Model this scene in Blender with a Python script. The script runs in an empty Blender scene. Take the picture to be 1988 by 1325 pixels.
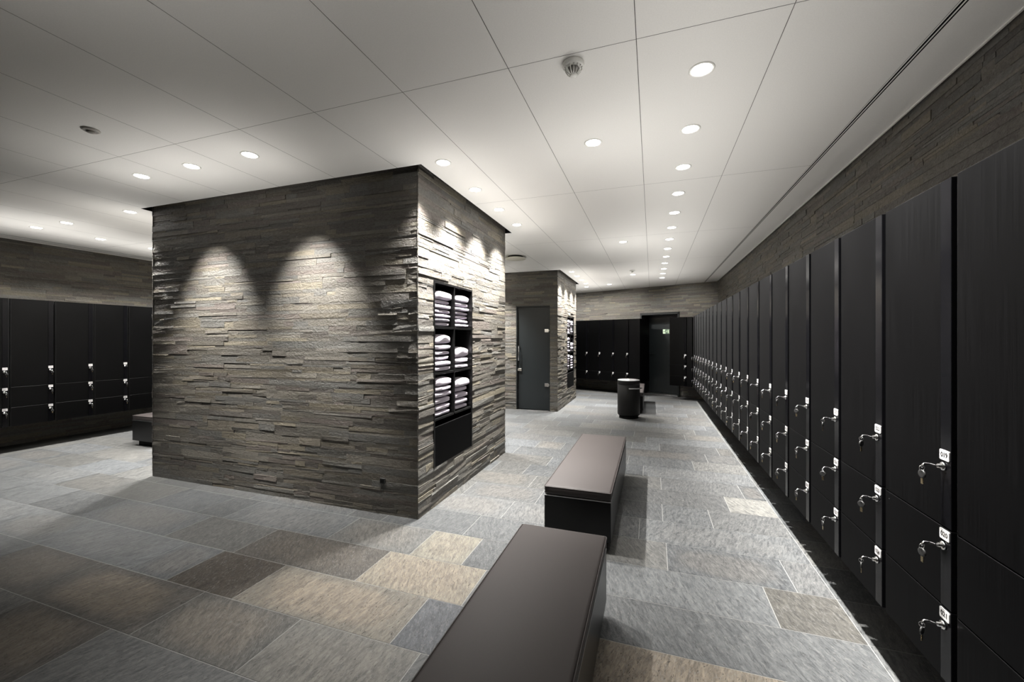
import bpy, math, random
from mathutils import Vector, Matrix, noise
PI = math.pi
SC = bpy.context.scene
COL = SC.collection

# ------------------------------------------------------------------ camera
cam_d = bpy.data.cameras.new('camera')
cam = bpy.data.objects.new('camera', cam_d)
COL.objects.link(cam)
cam_d.sensor_fit = 'HORIZONTAL'
cam_d.sensor_width = 36.0
cam_d.lens = 36.0 * 794.45 / 1988
cam_d.shift_y = -3.86 / 1988
cam_d.clip_start = 0.05
cam.location = (0, 0, 1.4)
cam.rotation_euler = (PI / 2, 0, math.radians(18.904))
SC.camera = cam
# ------------------------------------------------------------------ world, exposure
SC.view_settings.view_transform = 'Standard'
SC.view_settings.look = 'None'
SC.view_settings.exposure = 0.0
SC.view_settings.gamma = 1.0
SC.view_settings.use_curve_mapping = False
world = bpy.data.worlds.new('world')
SC.world = world
world.use_nodes = True
world.node_tree.nodes['Background'].inputs[0].default_value = (0.8, 0.85, 0.9, 1)
world.node_tree.nodes['Background'].inputs[1].default_value = 0.02
# lamp power (W) of each kind of downlight, and lens glow
LP = dict(down=235.0, single=160.0, wide=760.0, left=230.0, rear=105.0, wash=600.0, aim=470.0)
LENS_GLOW = 30.0
SPILL = 5.2  # power of the added upward fill lights that brighten the ceiling
FILL_ROW = 4.6
FILL_AREA = 10.0
LAMP_COL = (1.0, 0.975, 0.93)

# ------------------------------------------------------------------ constants
H = 2.7185
FR, RW = 0.8686, 1.4127          # right locker fronts, right wall
LW = -7.9757; LF = LW + 0.5441   # left wall, left locker fronts
LK = 0.328; LT = 1.898           # locker bottom / top
PX, PXL, PY, PY2 = -1.7145, -4.8246, 2.7616, 4.7417
QX, QXL, QY, QY2 = -1.7237, -4.83, 7.7404, 9.7503
BC, BM = 10.926, -0.4301         # rear wall: Y = BC + BM*X
BANG = math.atan(BM)
TV = Vector((math.cos(BANG), math.sin(BANG), 0))    # along rear wall
NV = Vector((-math.sin(BANG), math.cos(BANG), 0))   # into rear wall
YB = -3.0                        # wall behind the camera
RO = 0.066                       # ceiling gap around the pillars


# ------------------------------------------------------------------ materials
def mat(name):
    m = bpy.data.materials.new(name)
    m.use_nodes = True
    nt = m.node_tree
    return m, nt, nt.nodes['Principled BSDF']


def N(nt, kind, **kw):
    n = nt.nodes.new(kind)
    for k, v in kw.items():
        setattr(n, k, v)
    return n


def L(nt, a, b):
    nt.links.new(a, b)


def coords(nt, scale=(1, 1, 1), rot=(0, 0, 0), kind='Object'):
    t = N(nt, 'ShaderNodeTexCoord')
    mp = N(nt, 'ShaderNodeMapping')
    mp.inputs['Scale'].default_value = scale
    mp.inputs['Rotation'].default_value = rot
    L(nt, t.outputs[kind], mp.inputs['Vector'])
    return mp.outputs['Vector']


def noise_n(nt, vec, scale, detail=4, rough=0.55, dist=0.0):
    n = N(nt, 'ShaderNodeTexNoise')
    n.inputs['Scale'].default_value = scale
    n.inputs['Detail'].default_value = detail
    n.inputs['Roughness'].default_value = rough
    n.inputs['Distortion'].default_value = dist
    L(nt, vec, n.inputs['Vector'])
    return n.outputs['Fac']


def ramp(nt, fac, stops):
    r = N(nt, 'ShaderNodeValToRGB')
    els = r.color_ramp.elements
    while len(els) < len(stops):
        els.new(0.5)
    for e, (p, c) in zip(els, stops):
        e.position = p
        e.color = c if len(c) == 4 else (*c, 1)
    L(nt, fac, r.inputs['Fac'])
    return r.outputs['Color']


def mrange(nt, val, a, b, c, d, smooth=False):
    n = N(nt, 'ShaderNodeMapRange')
    if smooth:
        n.interpolation_type = 'SMOOTHSTEP'
    for i, v in enumerate((a, b, c, d)):
        n.inputs[1 + i].default_value = v
    L(nt, val, n.inputs[0])
    return n.outputs[0]


def math_n(nt, op, a, b=None):
    n = N(nt, 'ShaderNodeMath', operation=op)
    for i, v in enumerate((a, b)):
        if v is None:
            continue
        if isinstance(v, (int, float)):
            n.inputs[i].default_value = v
        else:
            L(nt, v, n.inputs[i])
    return n.outputs[0]


def mix(nt, fac, a, b, blend='MIX'):
    n = N(nt, 'ShaderNodeMix', data_type='RGBA', blend_type=blend)
    for sock, v in ((n.inputs[0], fac), (n.inputs[6], a), (n.inputs[7], b)):
        if isinstance(v, (int, float)):
            sock.default_value = v
        elif isinstance(v, tuple):
            sock.default_value = v if len(v) == 4 else (*v, 1)
        else:
            L(nt, v, sock)
    return n.outputs[2]


def bump(nt, b, height, strength, dist):
    n = N(nt, 'ShaderNodeBump')
    n.inputs['Strength'].default_value = strength
    n.inputs['Distance'].default_value = dist
    L(nt, height, n.inputs['Height'])
    L(nt, n.outputs[0], b.inputs['Normal'])
    return n


def simple(name, col, rough=0.5, metal=0.0, spec=0.5, nscale=None, var=0.12, bstr=0.0, bdist=0.001):
    """plain material with a little procedural variation"""
    m, nt, b = mat(name)
    b.inputs['Roughness'].default_value = rough
    b.inputs['Metallic'].default_value = metal
    b.inputs['Specular IOR Level'].default_value = spec
    v = coords(nt)
    n = noise_n(nt, v, nscale or 60, 3)
    lo = tuple(c * (1 - var) for c in col)
    hi = tuple(min(1, c * (1 + var)) for c in col)
    L(nt, ramp(nt, n, [(0.3, lo), (0.7, hi)]), b.inputs['Base Color'])
    if bstr:
        bump(nt, b, n, bstr, bdist)
    return m


def stone_material():
    m, nt, b = mat('ledger_stone')
    at = N(nt, 'ShaderNodeAttribute', attribute_name='tint')
    v = coords(nt)
    vs = coords(nt, scale=(1, 1, 1.5))
    big = noise_n(nt, v, 2.3, 3)
    fine = noise_n(nt, vs, 34, 6, 0.68, 0.4)
    grit = noise_n(nt, v, 160, 3, 0.7)
    c = mix(nt, mrange(nt, fine, 0.3, 0.7, 0, 0.55), at.outputs['Color'], (0.50, 0.46, 0.38), 'MULTIPLY')
    c = mix(nt, mrange(nt, grit, 0.55, 0.8, 0, 0.35), c, (0.36, 0.33, 0.28))
    c = mix(nt, mrange(nt, big, 0.45, 0.7, 0, 0.25), c, (0.10, 0.085, 0.06), 'MIX')
    L(nt, c, b.inputs['Base Color'])
    L(nt, mrange(nt, fine, 0.3, 0.7, 0.36, 0.62), b.inputs['Roughness'])
    b.inputs['Specular IOR Level'].default_value = 0.55
    hgt = math_n(nt, 'ADD', math_n(nt, 'MULTIPLY', fine, 1.0), math_n(nt, 'MULTIPLY', grit, 0.22))
    bump(nt, b, hgt, 1.0, 0.014)
    return m


def floor_material():
    m, nt, b = mat('slate_tile')
    at = N(nt, 'ShaderNodeAttribute', attribute_name='tint')
    rn = N(nt, 'ShaderNodeAttribute', attribute_name='rnd')
    t = N(nt, 'ShaderNodeTexCoord')
    off = N(nt, 'ShaderNodeVectorMath', operation='MULTIPLY_ADD')
    off.inputs[1].default_value = (7, 7, 7)
    L(nt, rn.outputs['Vector'], off.inputs[0])
    L(nt, t.outputs['Object'], off.inputs[2])

    def mp(rot, sc):
        n = N(nt, 'ShaderNodeMapping')
        n.inputs['Rotation'].default_value = (0, 0, rot)
        n.inputs['Scale'].default_value = sc
        L(nt, off.outputs[0], n.inputs['Vector'])
        return n.outputs[0]
    rs = N(nt, 'ShaderNodeSeparateXYZ')
    L(nt, rn.outputs['Vector'], rs.inputs[0])
    vr = N(nt, 'ShaderNodeVectorRotate', rotation_type='Z_AXIS')
    L(nt, off.outputs[0], vr.inputs['Vector'])
    L(nt, mrange(nt, rs.outputs[0], 0, 1, -0.55, 0.35), vr.inputs['Angle'])

    def sm(sc):
        n = N(nt, 'ShaderNodeMapping')
        n.inputs['Scale'].default_value = sc
        L(nt, vr.outputs[0], n.inputs['Vector'])
        return n.outputs[0]
    streak = noise_n(nt, sm((4.2, 1, 1)), 14, 8, 0.72, 0.6)
    flake = noise_n(nt, sm((3.0, 1, 1)), 38, 5, 0.7, 0.8)
    dash = noise_n(nt, sm((4.0, 1, 1)), 34, 2, 0.45, 1.6)
    blot = noise_n(nt, mp(0, (1, 1, 1)), 5.0, 5, 0.6)
    # blotch that fades towards the tile's own edge
    uv = N(nt, 'ShaderNodeUVMap', uv_map='tile')
    sx = N(nt, 'ShaderNodeSeparateXYZ')
    L(nt, uv.outputs[0], sx.inputs[0])
    def hat(o):
        return math_n(nt, 'MULTIPLY', math_n(nt, 'MULTIPLY', o, math_n(nt, 'SUBTRACT', 1.0, o)), 4.0)
    h2 = math_n(nt, 'MULTIPLY', hat(sx.outputs[0]), hat(sx.outputs[1]))
    mask = mrange(nt, math_n(nt, 'ADD', h2, math_n(nt, 'MULTIPLY', blot, 0.9)), 0.5, 1.15, 0, 0.8, True)
    bl = math_n(nt, 'MULTIPLY', mask, at.outputs['Alpha'])
    c = mix(nt, bl, at.outputs['Color'], (0.125, 0.105, 0.084))
    c = mix(nt, mrange(nt, streak, 0.34, 0.66, 0, 1), mix(nt, 1.0, c, (0.50, 0.51, 0.53), 'MULTIPLY'),
            mix(nt, 1.0, c, (1.45, 1.44, 1.40), 'MULTIPLY'))
    c = mix(nt, mrange(nt, flake, 0.52, 0.72, 0, 0.6), c, (0.15, 0.148, 0.142))
    d = mrange(nt, dash, 0.31, 0.36, 1, 0)
    damt = math_n(nt, 'ADD', 0.5, math_n(nt, 'MULTIPLY', at.outputs['Alpha'], 0.4))
    c = mix(nt, math_n(nt, 'MULTIPLY', d, damt), c, (0.018, 0.016, 0.015))
    L(nt, c, b.inputs['Base Color'])
    L(nt, mrange(nt, streak, 0.3, 0.7, 0.52, 0.68), b.inputs['Roughness'])
    b.inputs['Specular IOR Level'].default_value = 0.2
    hgt = math_n(nt, 'ADD', math_n(nt, 'MULTIPLY', streak, 0.6), math_n(nt, 'MULTIPLY', flake, 0.35))
    hgt = math_n(nt, 'SUBTRACT', hgt, math_n(nt, 'MULTIPLY', d, 0.25))
    bump(nt, b, hgt, 0.8, 0.007)
    return m


def black_wood():
    m, nt, b = mat('black_stained_oak')
    g = noise_n(nt, coords(nt, scale=(1, 1, 0.012)), 260, 2, 0.6)
    g2 = noise_n(nt, coords(nt, scale=(1, 1, 0.05)), 420, 2, 0.6)
    bm_ = bump(nt, b, math_n(nt, 'ADD', g, math_n(nt, 'MULTIPLY', g2, 0.6)), 0.14, 0.0009)
    nt.nodes.remove(b)
    df = N(nt, 'ShaderNodeBsdfDiffuse')
    L(nt, ramp(nt, g, [(0.3, (0.0005, 0.0005, 0.0006)), (0.7, (0.001, 0.001, 0.0012))]), df.inputs['Color'])
    gl = N(nt, 'ShaderNodeBsdfGlossy')
    gl.inputs['Color'].default_value = (1, 1, 1, 1)
    L(nt, mrange(nt, g, 0.3, 0.7, 0.37, 0.44), gl.inputs['Roughness'])
    lw = N(nt, 'ShaderNodeLayerWeight')
    fac = math_n(nt, 'ADD', 0.012, math_n(nt, 'MULTIPLY', math_n(nt, 'POWER', lw.outputs['Facing'], 5.0), 0.06))
    for n in (df, gl):
        L(nt, bm_.outputs[0], n.inputs['Normal'])
    mx = N(nt, 'ShaderNodeMixShader')
    L(nt, fac, mx.inputs[0]); L(nt, df.outputs[0], mx.inputs[1]); L(nt, gl.outputs[0], mx.inputs[2])
    L(nt, mx.outputs[0], nt.nodes['Material Output'].inputs['Surface'])
    return m


M = {}
M['stone'] = stone_material()
M['backing'] = simple('dark_mortar', (0.025, 0.023, 0.02), 0.9)
M['tile'] = floor_material()
M['grout'] = simple('pale_grout', (0.165, 0.165, 0.16), 0.8)
M['ceil'] = simple('white_ceiling_panel', (0.80, 0.785, 0.76), 0.75, spec=0.2, nscale=160, var=0.025, bstr=0.06)
M['void'] = simple('black_void', (0.006, 0.006, 0.006), 0.9, spec=0.1)
M['wood'] = black_wood()
M['gloss'] = simple('black_lacquer', (0.0025, 0.0025, 0.003), 0.14, spec=0.13)
M['carcass'] = simple('black_carcass', (0.004, 0.004, 0.004), 0.7, spec=0.2)
M['plate'] = simple('white_number_plate', (0.40, 0.39, 0.39), 0.5, spec=0.2, var=0.03)
M['ink'] = simple('dark_lettering', (0.006, 0.006, 0.006), 0.8, spec=0.05)
M['smudge'] = simple('grey_lettering', (0.20, 0.195, 0.195), 0.6)
M['chrome'] = simple('chrome', (0.82, 0.82, 0.83), 0.12, metal=1.0, var=0.04)
M['steel'] = simple('brushed_steel', (0.55, 0.55, 0.55), 0.3, metal=1.0, nscale=300)
M['brass'] = simple('key_metal', (0.62, 0.52, 0.34), 0.25, metal=1.0)
M['rubber'] = simple('black_key_plastic', (0.012, 0.012, 0.012), 0.45)
M['cushion'] = simple('mauve_brown_upholstery', (0.032, 0.0265, 0.0255), 0.62, spec=0.35, nscale=420, var=0.12, bstr=0.12)
M['bench'] = simple('black_bench_panel', (0.004, 0.004, 0.004), 0.3, spec=0.3)
M['towel'] = simple('lilac_white_terry', (0.74, 0.68, 0.77), 0.95, spec=0.1, nscale=240, var=0.10, bstr=0.8, bdist=0.004)
M['bin'] = simple('matt_black_steel', (0.008, 0.008, 0.008), 0.5, spec=0.3)
M['white'] = simple('white_plastic', (0.78, 0.77, 0.73), 0.4, var=0.03)
M['cream'] = simple('cream_metal', (0.70, 0.68, 0.58), 0.35, var=0.03)
M['darkdoor'] = simple('dark_green_grey_door', (0.010, 0.013, 0.014), 0.4)
M['frame'] = simple('black_door_frame', (0.005, 0.007, 0.007), 0.45)
M['signpale'] = simple('pale_glow_sign', (0.62, 0.72, 0.55), 0.5, var=0.03)
M['signpale'].node_tree.nodes['Principled BSDF'].inputs['Emission Color'].default_value = (0.62, 0.8, 0.55, 1)   # afterglow sign, emission added to brighten it in the dim recess
M['signpale'].node_tree.nodes['Principled BSDF'].inputs['Emission Strength'].default_value = 0.35
M['signgreen'] = simple('green_sign', (0.012, 0.075, 0.035), 0.5, var=0.05)


def glass_material():
    m, nt, b = mat('dark_frosted_glass')
    n = noise_n(nt, coords(nt), 500, 2)
    L(nt, ramp(nt, n, [(0.3, (0.011, 0.014, 0.0155)), (0.7, (0.016, 0.020, 0.022))]), b.inputs['Base Color'])
    b.inputs['Roughness'].default_value = 0.34
    b.inputs['Specular IOR Level'].default_value = 0.4
    return m


M['glass'] = glass_material()


def lens_material():
    m, nt, b = mat('lit_lamp_lens')
    nt.nodes.remove(b)
    e = N(nt, 'ShaderNodeEmission')
    e.inputs['Color'].default_value = (*LAMP_COL, 1)
    e.inputs['Strength'].default_value = LENS_GLOW
    L(nt, e.outputs[0], nt.nodes['Material Output'].inputs['Surface'])
    return m


M['lens'] = lens_material()


# ------------------------------------------------------------------ mesh helpers
class MB:
    """collects boxes, prisms, lathes and tubes into one mesh"""

    def __init__(self):
        self.v, self.f, self.m, self.s, self.t, self.r, self.uv = [], [], [], [], [], [], []

    def face(self, idx, mi=0, smooth=False, tint=None, rnd=None, uv=None):
        self.f.append(idx); self.m.append(mi); self.s.append(smooth)
        self.t.append(tint or (1, 1, 1, 1)); self.r.append(rnd or (0, 0, 0, 1)); self.uv.append(uv)

    def quad(self, pts, mi=0, **k):
        n = len(self.v)
        self.v += [tuple(p) for p in pts]
        self.face(list(range(n, n + len(pts))), mi, **k)

    def box(self, x0, x1, y0, y1, z0, z1, mi=0, bev=0.0, **k):
        if bev <= 0:
            n = len(self.v)
            self.v += [(x, y, z) for z in (z0, z1) for y in (y0, y1) for x in (x0, x1)]
            for q in ((0, 2, 3, 1), (4, 5, 7, 6), (0, 1, 5, 4), (2, 6, 7, 3), (0, 4, 6, 2), (1, 3, 7, 5)):
                self.face([n + i for i in q], mi, **k)
            return
        import bmesh
        bm = bmesh.new()
        bmesh.ops.create_cube(bm, size=1.0)
        for vv in bm.verts:
            vv.co = Vector(((x0 + x1) / 2 + vv.co.x * (x1 - x0), (y0 + y1) / 2 + vv.co.y * (y1 - y0), (z0 + z1) / 2 + vv.co.z * (z1 - z0)))
        bmesh.ops.bevel(bm, geom=bm.edges[:], offset=bev, segments=3 if bev > 0.004 else 1, affect='EDGES', profile=0.5)
        self.add_bm(bm, mi, smooth=bev > 0.004)

    def add_bm(self, bm, mi=0, smooth=False):
        bm.verts.index_update()
        n = len(self.v)
        self.v += [tuple(v.co) for v in bm.verts]
        for fc in bm.faces:
            self.face([n + v.index for v in fc.verts], mi, smooth)
        bm.free()

    def lathe(self, prof, cx=0, cy=0, cz=0, seg=32, mi=0, smooth=True, axis='z', close=True):
        n = len(self.v)
        for r, h in prof:
            for i in range(seg):
                a = 2 * PI * i / seg
                p = (r * math.cos(a), r * math.sin(a), h)
                if axis == 'y':
                    p = (p[0], p[2], -p[1])
                elif axis == 'x':
                    p = (p[2], p[0], p[1])
                self.v.append((cx + p[0], cy + p[1], cz + p[2]))
        for j in range(len(prof) - 1):
            for i in range(seg):
                i2 = (i + 1) % seg
                self.face([n + j * seg + i, n + j * seg + i2, n + (j + 1) * seg + i2, n + (j + 1) * seg + i], mi, smooth)
        if close:
            self.face([n + i for i in reversed(range(seg))], mi)
            self.face([n + (len(prof) - 1) * seg + i for i in range(seg)], mi)

    def tube(self, pts, rad, seg=8, mi=0, closed=False):
        pts = [Vector(p) for p in pts]
        n = len(self.v)
        m = len(pts)
        for i, p in enumerate(pts):
            a = pts[(i - 1) % m] if closed else pts[max(0, i - 1)]
            c = pts[(i + 1) % m] if closed else pts[min(m - 1, i + 1)]
            d = (c - a).normalized()
            up = Vector((0, 0, 1)) if abs(d.z) < 0.9 else Vector((1, 0, 0))
            u = d.cross(up).normalized(); w = d.cross(u)
            r = rad[i] if isinstance(rad, (list, tuple)) else rad
            for k in range(seg):
                t = 2 * PI * k / seg
                self.v.append(tuple(p + u * r * math.cos(t) + w * r * math.sin(t)))
        rng = m if closed else m - 1
        for i in range(rng):
            j = (i + 1) % m
            for k in range(seg):
                k2 = (k + 1) % seg
                self.face([n + i * seg + k, n + i * seg + k2, n + j * seg + k2, n + j * seg + k], mi, True)
        if not closed:
            self.face([n + k for k in reversed(range(seg))], mi)
            self.face([n + (m - 1) * seg + k for k in range(seg)], mi)

    def mesh(self, name, mats, attrs=False, uvs=False):
        me = bpy.data.meshes.new(name)
        me.from_pydata(self.v, [], self.f)
        for x in (mats if isinstance(mats, (list, tuple)) else [mats]):
            me.materials.append(x)
        me.polygons.foreach_set('material_index', self.m)
        me.polygons.foreach_set('use_smooth', self.s)
        if attrs:
            for nm, src in (('tint', self.t), ('rnd', self.r)):
                ca = me.color_attributes.new(nm, 'FLOAT_COLOR', 'CORNER')
                flat = []
                for p, c in zip(self.f, src):
                    flat += list(c) * len(p)
                ca.data.foreach_set('color', flat)
        if uvs:
            ul = me.uv_layers.new(name='tile')
            flat = []
            for p, u in zip(self.f, self.uv):
                for i in range(len(p)):
                    flat += list(u[i]) if u else [0, 0]
            ul.data.foreach_set('uv', flat)
        me.update()
        return me

    def build(self, name, mats, parent=None, loc=(0, 0, 0), rot=0, attrs=False, uvs=False):
        return link(name, self.mesh(name, mats, attrs, uvs), parent, loc, rot)


def link(name, me, parent=None, loc=(0, 0, 0), rot=0):
    o = bpy.data.objects.new(name, me)
    COL.objects.link(o)
    o.location = loc
    o.rotation_euler = (0, 0, rot)
    o.parent = parent
    return o


def tag(o, label, cat, group=None):
    o['label'] = label
    o['category'] = cat
    if group:
        o['group'] = group
    return o


def thing(name, label, cat, loc=(0, 0, 0), rot=0, group=None):
    return tag(link(name, None, None, loc, rot), label, cat, group)


def struct(o):
    o['kind'] = 'structure'
    return o


def dup(root, loc=None, rot=None, label=None, group=None):
    r = root.copy(); COL.objects.link(r)
    if loc is not None:
        r.location = loc
    if rot is not None:
        r.rotation_euler = (0, 0, rot)
    if label:
        r['label'] = label
    if group:
        r['group'] = group
    for ch in list(root.children):
        c = ch.copy(); COL.objects.link(c); c.parent = r
        for g in ch.children:
            d = g.copy(); COL.objects.link(d); d.parent = c
    return r


ORD = ['first', 'second', 'third', 'fourth', 'fifth', 'sixth', 'seventh', 'eighth', 'ninth', 'tenth', 'eleventh', 'twelfth',
       'thirteenth', 'fourteenth', 'fifteenth', 'sixteenth', 'seventeenth', 'eighteenth', 'nineteenth', 'twentieth',
       'twenty-first', 'twenty-second', 'twenty-third', 'twenty-fourth']

# ------------------------------------------------------------------ floor
random.seed(5)
ROW0, ROWD = 2.645, 0.3505
JOINTS = {-5: [-3.14, -2.47], -4: [-3.27, -2.34], -3: [-2.67, -2.14, -1.14], -2: [-3.28, -1.63], -1: [-5.45, -3.48, -3.18, -1.49, -1.12, 0.59],
          0: [-5.99, -5.27, -4.07, -3.34, -2.29, -1.98, -1.28, 0.09, 0.76], 1: [-1.12, -0.09], 2: [0.43], 3: [-1.11, 0.6],
          4: [-1.28, 0.08, 0.77], 5: [-1.11, -0.09], 6: [-1.62, -0.26, 0.43], 7: [-1.44, -1.1, 0.6], 8: [-1.98, -1.29, -0.25, 0.09, 0.77],
          9: [-0.08], 10: [-1.6, -0.59, -0.25, 0.44], 11: [-1.95, -1.46, -1.1, -0.42, 0.6], 12: [-0.25, 0.09, 0.78], 13: [-1.1, -0.1],
          14: [-2.31, 0.42], 15: [-1.39, -1.11, 0.6], 16: [-1.31, 0.08, 0.77], 18: [0.41]}
# tiles with a colour of their own: (row, X inside the tile) -> (rgb, blotch)
SPECIAL = [(-3, -2.46, (0.115, 0.098, 0.082), 0), (-2, -1.28, (0.40, 0.355, 0.29), 0.7), (-3, -1.61, (0.30, 0.275, 0.235), 1.0),
           (-3, -1.07, (0.165, 0.175, 0.195), 0), (-4, -2.76, (0.17, 0.16, 0.15), 0.75), (-5, -2.61, (0.16, 0.15, 0.14), 0.55),
           (-3, 0.07, (0.36, 0.31, 0.25), 0.7), (3, 0.75, (0.37, 0.365, 0.345), 0), (-1, 0.75, (0.165, 0.158, 0.145), 0),
           (-4, -1.1, (0.27, 0.262, 0.245), 0.1), (-1, -1.29, (0.37, 0.345, 0.29), 0.4), (-2, -2.43, (0.15, 0.138, 0.125), 0.15),
           (-4, -3.9, (0.17, 0.16, 0.15), 0.3), (-4, -1.9, (0.19, 0.185, 0.175), 0.4)]
fl = MB()
XJ = 0.937
for r in range(-17, 26):
    y0 = ROW0 + ROWD * r; y1 = y0 + ROWD
    js = sorted(JOINTS.get(r, []))
    off = [0.09, -0.09, 0.43, 0.6][r % 4]
    xs = [LW - 0.1] + js + [XJ, RW + 0.1]
    full = []
    for a, c in zip(xs[:-1], xs[1:]):
        full.append(a)
        if c - a > 1.12:
            x = a
            if a == LW - 0.1:
                x = c - 0.6825 * int((c - a) / 0.6825)
                if x - a > 0.1:
                    full.append(x)
            while c - x > 1.12:
                x += random.choice([0.6825, 0.6825, 0.6825, 1.02])
                if c - x > 0.2:
                    full.append(x)
    full.append(xs[-1])
    for a, c in zip(full[:-1], full[1:]):
        g = random.uniform(0.052, 0.082)
        w = random.choice([(0.95, 1.0, 1.06), (0.98, 1.0, 1.02), (1.0, 1.0, 0.98), (0.96, 1.0, 1.04)])
        g *= 1.15 if r <= -3 else 1.0  # rows nearest the camera tinted lighter, standing in for missing light
        tint = (g * w[0], g * w[1], g * w[2], random.choice([0, 0, 0, 0.08, 0.2]))
        for (rr, xx, colr, bl) in SPECIAL:
            if rr == r and a < xx < c:
                tint = (*[v * 0.30 + 0.003 for v in colr], bl)
        rnd = (random.random(), random.random(), random.random(), 1)
        G = 0.0022
        p = [(a + G, y0 + G, 0), (c - G, y0 + G, 0), (c - G, y1 - G, 0), (a + G, y1 - G, 0)]
        fl.quad(p, 0, tint=tint, rnd=rnd, uv=[(0, 0), (1, 0), (1, 1), (0, 1)])
fl.quad([(LW - 0.2, YB, -0.0012), (RW + 0.2, YB, -0.0012), (RW + 0.2, 16, -0.0012), (LW - 0.2, 16, -0.0012)], 1)
struct(fl.build('floor', [M['tile'], M['grout']], attrs=True, uvs=True))

# ------------------------------------------------------------------ ceiling
HOLES = [(PXL - RO, PX + RO, PY - RO, PY2 + RO), (QXL - RO, QX + RO, QY - RO, QY2 + RO)]


def cut(rects, holes):
    out = list(rects)
    for hx0, hx1, hy0, hy1 in holes:
        nxt = []
        for x0, x1, y0, y1 in out:
            if hx0 >= x1 or hx1 <= x0 or hy0 >= y1 or hy1 <= y0:
                nxt.append((x0, x1, y0, y1)); continue
            if x0 < hx0: nxt.append((x0, hx0, y0, y1))
            if x1 > hx1: nxt.append((hx1, x1, y0, y1))
            a, c = max(x0, hx0), min(x1, hx1)
            if y0 < hy0: nxt.append((a, c, y0, hy0))
            if y1 > hy1: nxt.append((a, c, hy1, y1))
        out = nxt
    return out


ce = MB()
gx = [-0.066 + 0.597 * k for k in range(-13, 3)]
gx[-1] = 1.136
gx = [LW + 0.27] + [x for x in gx if x > LW + 0.35]
gy = [YB] + [1.878 + 1.792 * k for k in range(-2, 7)] + [15.0]
rects = []
for i in range(len(gx) - 1):
    for j in range(len(gy) - 1):
        rects.append((gx[i] + 0.0016, gx[i + 1] - 0.0016, gy[j] + 0.0014, gy[j + 1] - 0.0014))
for a, c in ((1.136, 1.143), (1.152, 1.159), (1.166, RW - 0.012), (LW + 0.262, LW + 0.27), (LW + 0.244, LW + 0.252), (LW + 0.012, LW + 0.236)):
    rects.append((a, c, YB, 15.0))
for x0, x1, y0, y1 in cut(rects, HOLES):
    ce.quad([(x0, y0, H), (x0, y1, H), (x1, y1, H), (x1, y0, H)], 0)
# dark slab seen through joints, slots and the gaps around the pillars
ce.quad([(LW - 0.2, YB, H + 0.3), (LW - 0.2, 16, H + 0.3), (RW + 0.2, 16, H + 0.3), (RW + 0.2, YB, H + 0.3)], 1)
for x0, x1, y0, y1 in cut([(LW + 0.27, 1.136, YB, 15.0)], HOLES):
    ce.quad([(x0, y0, H + 0.004), (x0, y1, H + 0.004), (x1, y1, H + 0.004), (x1, y0, H + 0.004)], 2)
for xa, xb in ((1.1355, RW), (LW, LW + 0.2705)):
    ce.quad([(xa, YB, H + 0.06), (xa, 15, H + 0.06), (xb, 15, H + 0.06), (xb, YB, H + 0.06)], 1)
for hx0, hx1, hy0, hy1 in HOLES:
    for (ax, ay, bx_, by) in ((hx0, hy0, hx1, hy0), (hx1, hy0, hx1, hy1), (hx1, hy1, hx0, hy1), (hx0, hy1, hx0, hy0)):
        ce.quad([(ax, ay, H), (bx_, by, H), (bx_, by, H + 0.3), (ax, ay, H + 0.3)], 1)
M['joint'] = simple('ceiling_joint', (0.16, 0.15, 0.14), 0.9)
struct(ce.build('ceiling', [M['ceil'], M['void'], M['joint']]))

# thin white edge trims where the ceiling meets the side walls
for nm, x in (('trim_1', RW - 0.022), ('trim_2', LW + 0.012)):
    t = MB(); t.box(x, x + 0.010, YB + 0.01, 10.2, H - 0.007, H + 0.02)
    struct(t.build(nm, M['white']))


# ------------------------------------------------------------------ ledger stone
STONE_TINTS = [(0.222, 0.206, 0.178), (0.188, 0.177, 0.155), (0.258, 0.24, 0.207), (0.165, 0.152, 0.132), (0.21, 0.205, 0.19),
               (0.23, 0.205, 0.165), (0.20, 0.172, 0.155), (0.285, 0.255, 0.195), (0.18, 0.178, 0.168), (0.145, 0.132, 0.118)]


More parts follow.
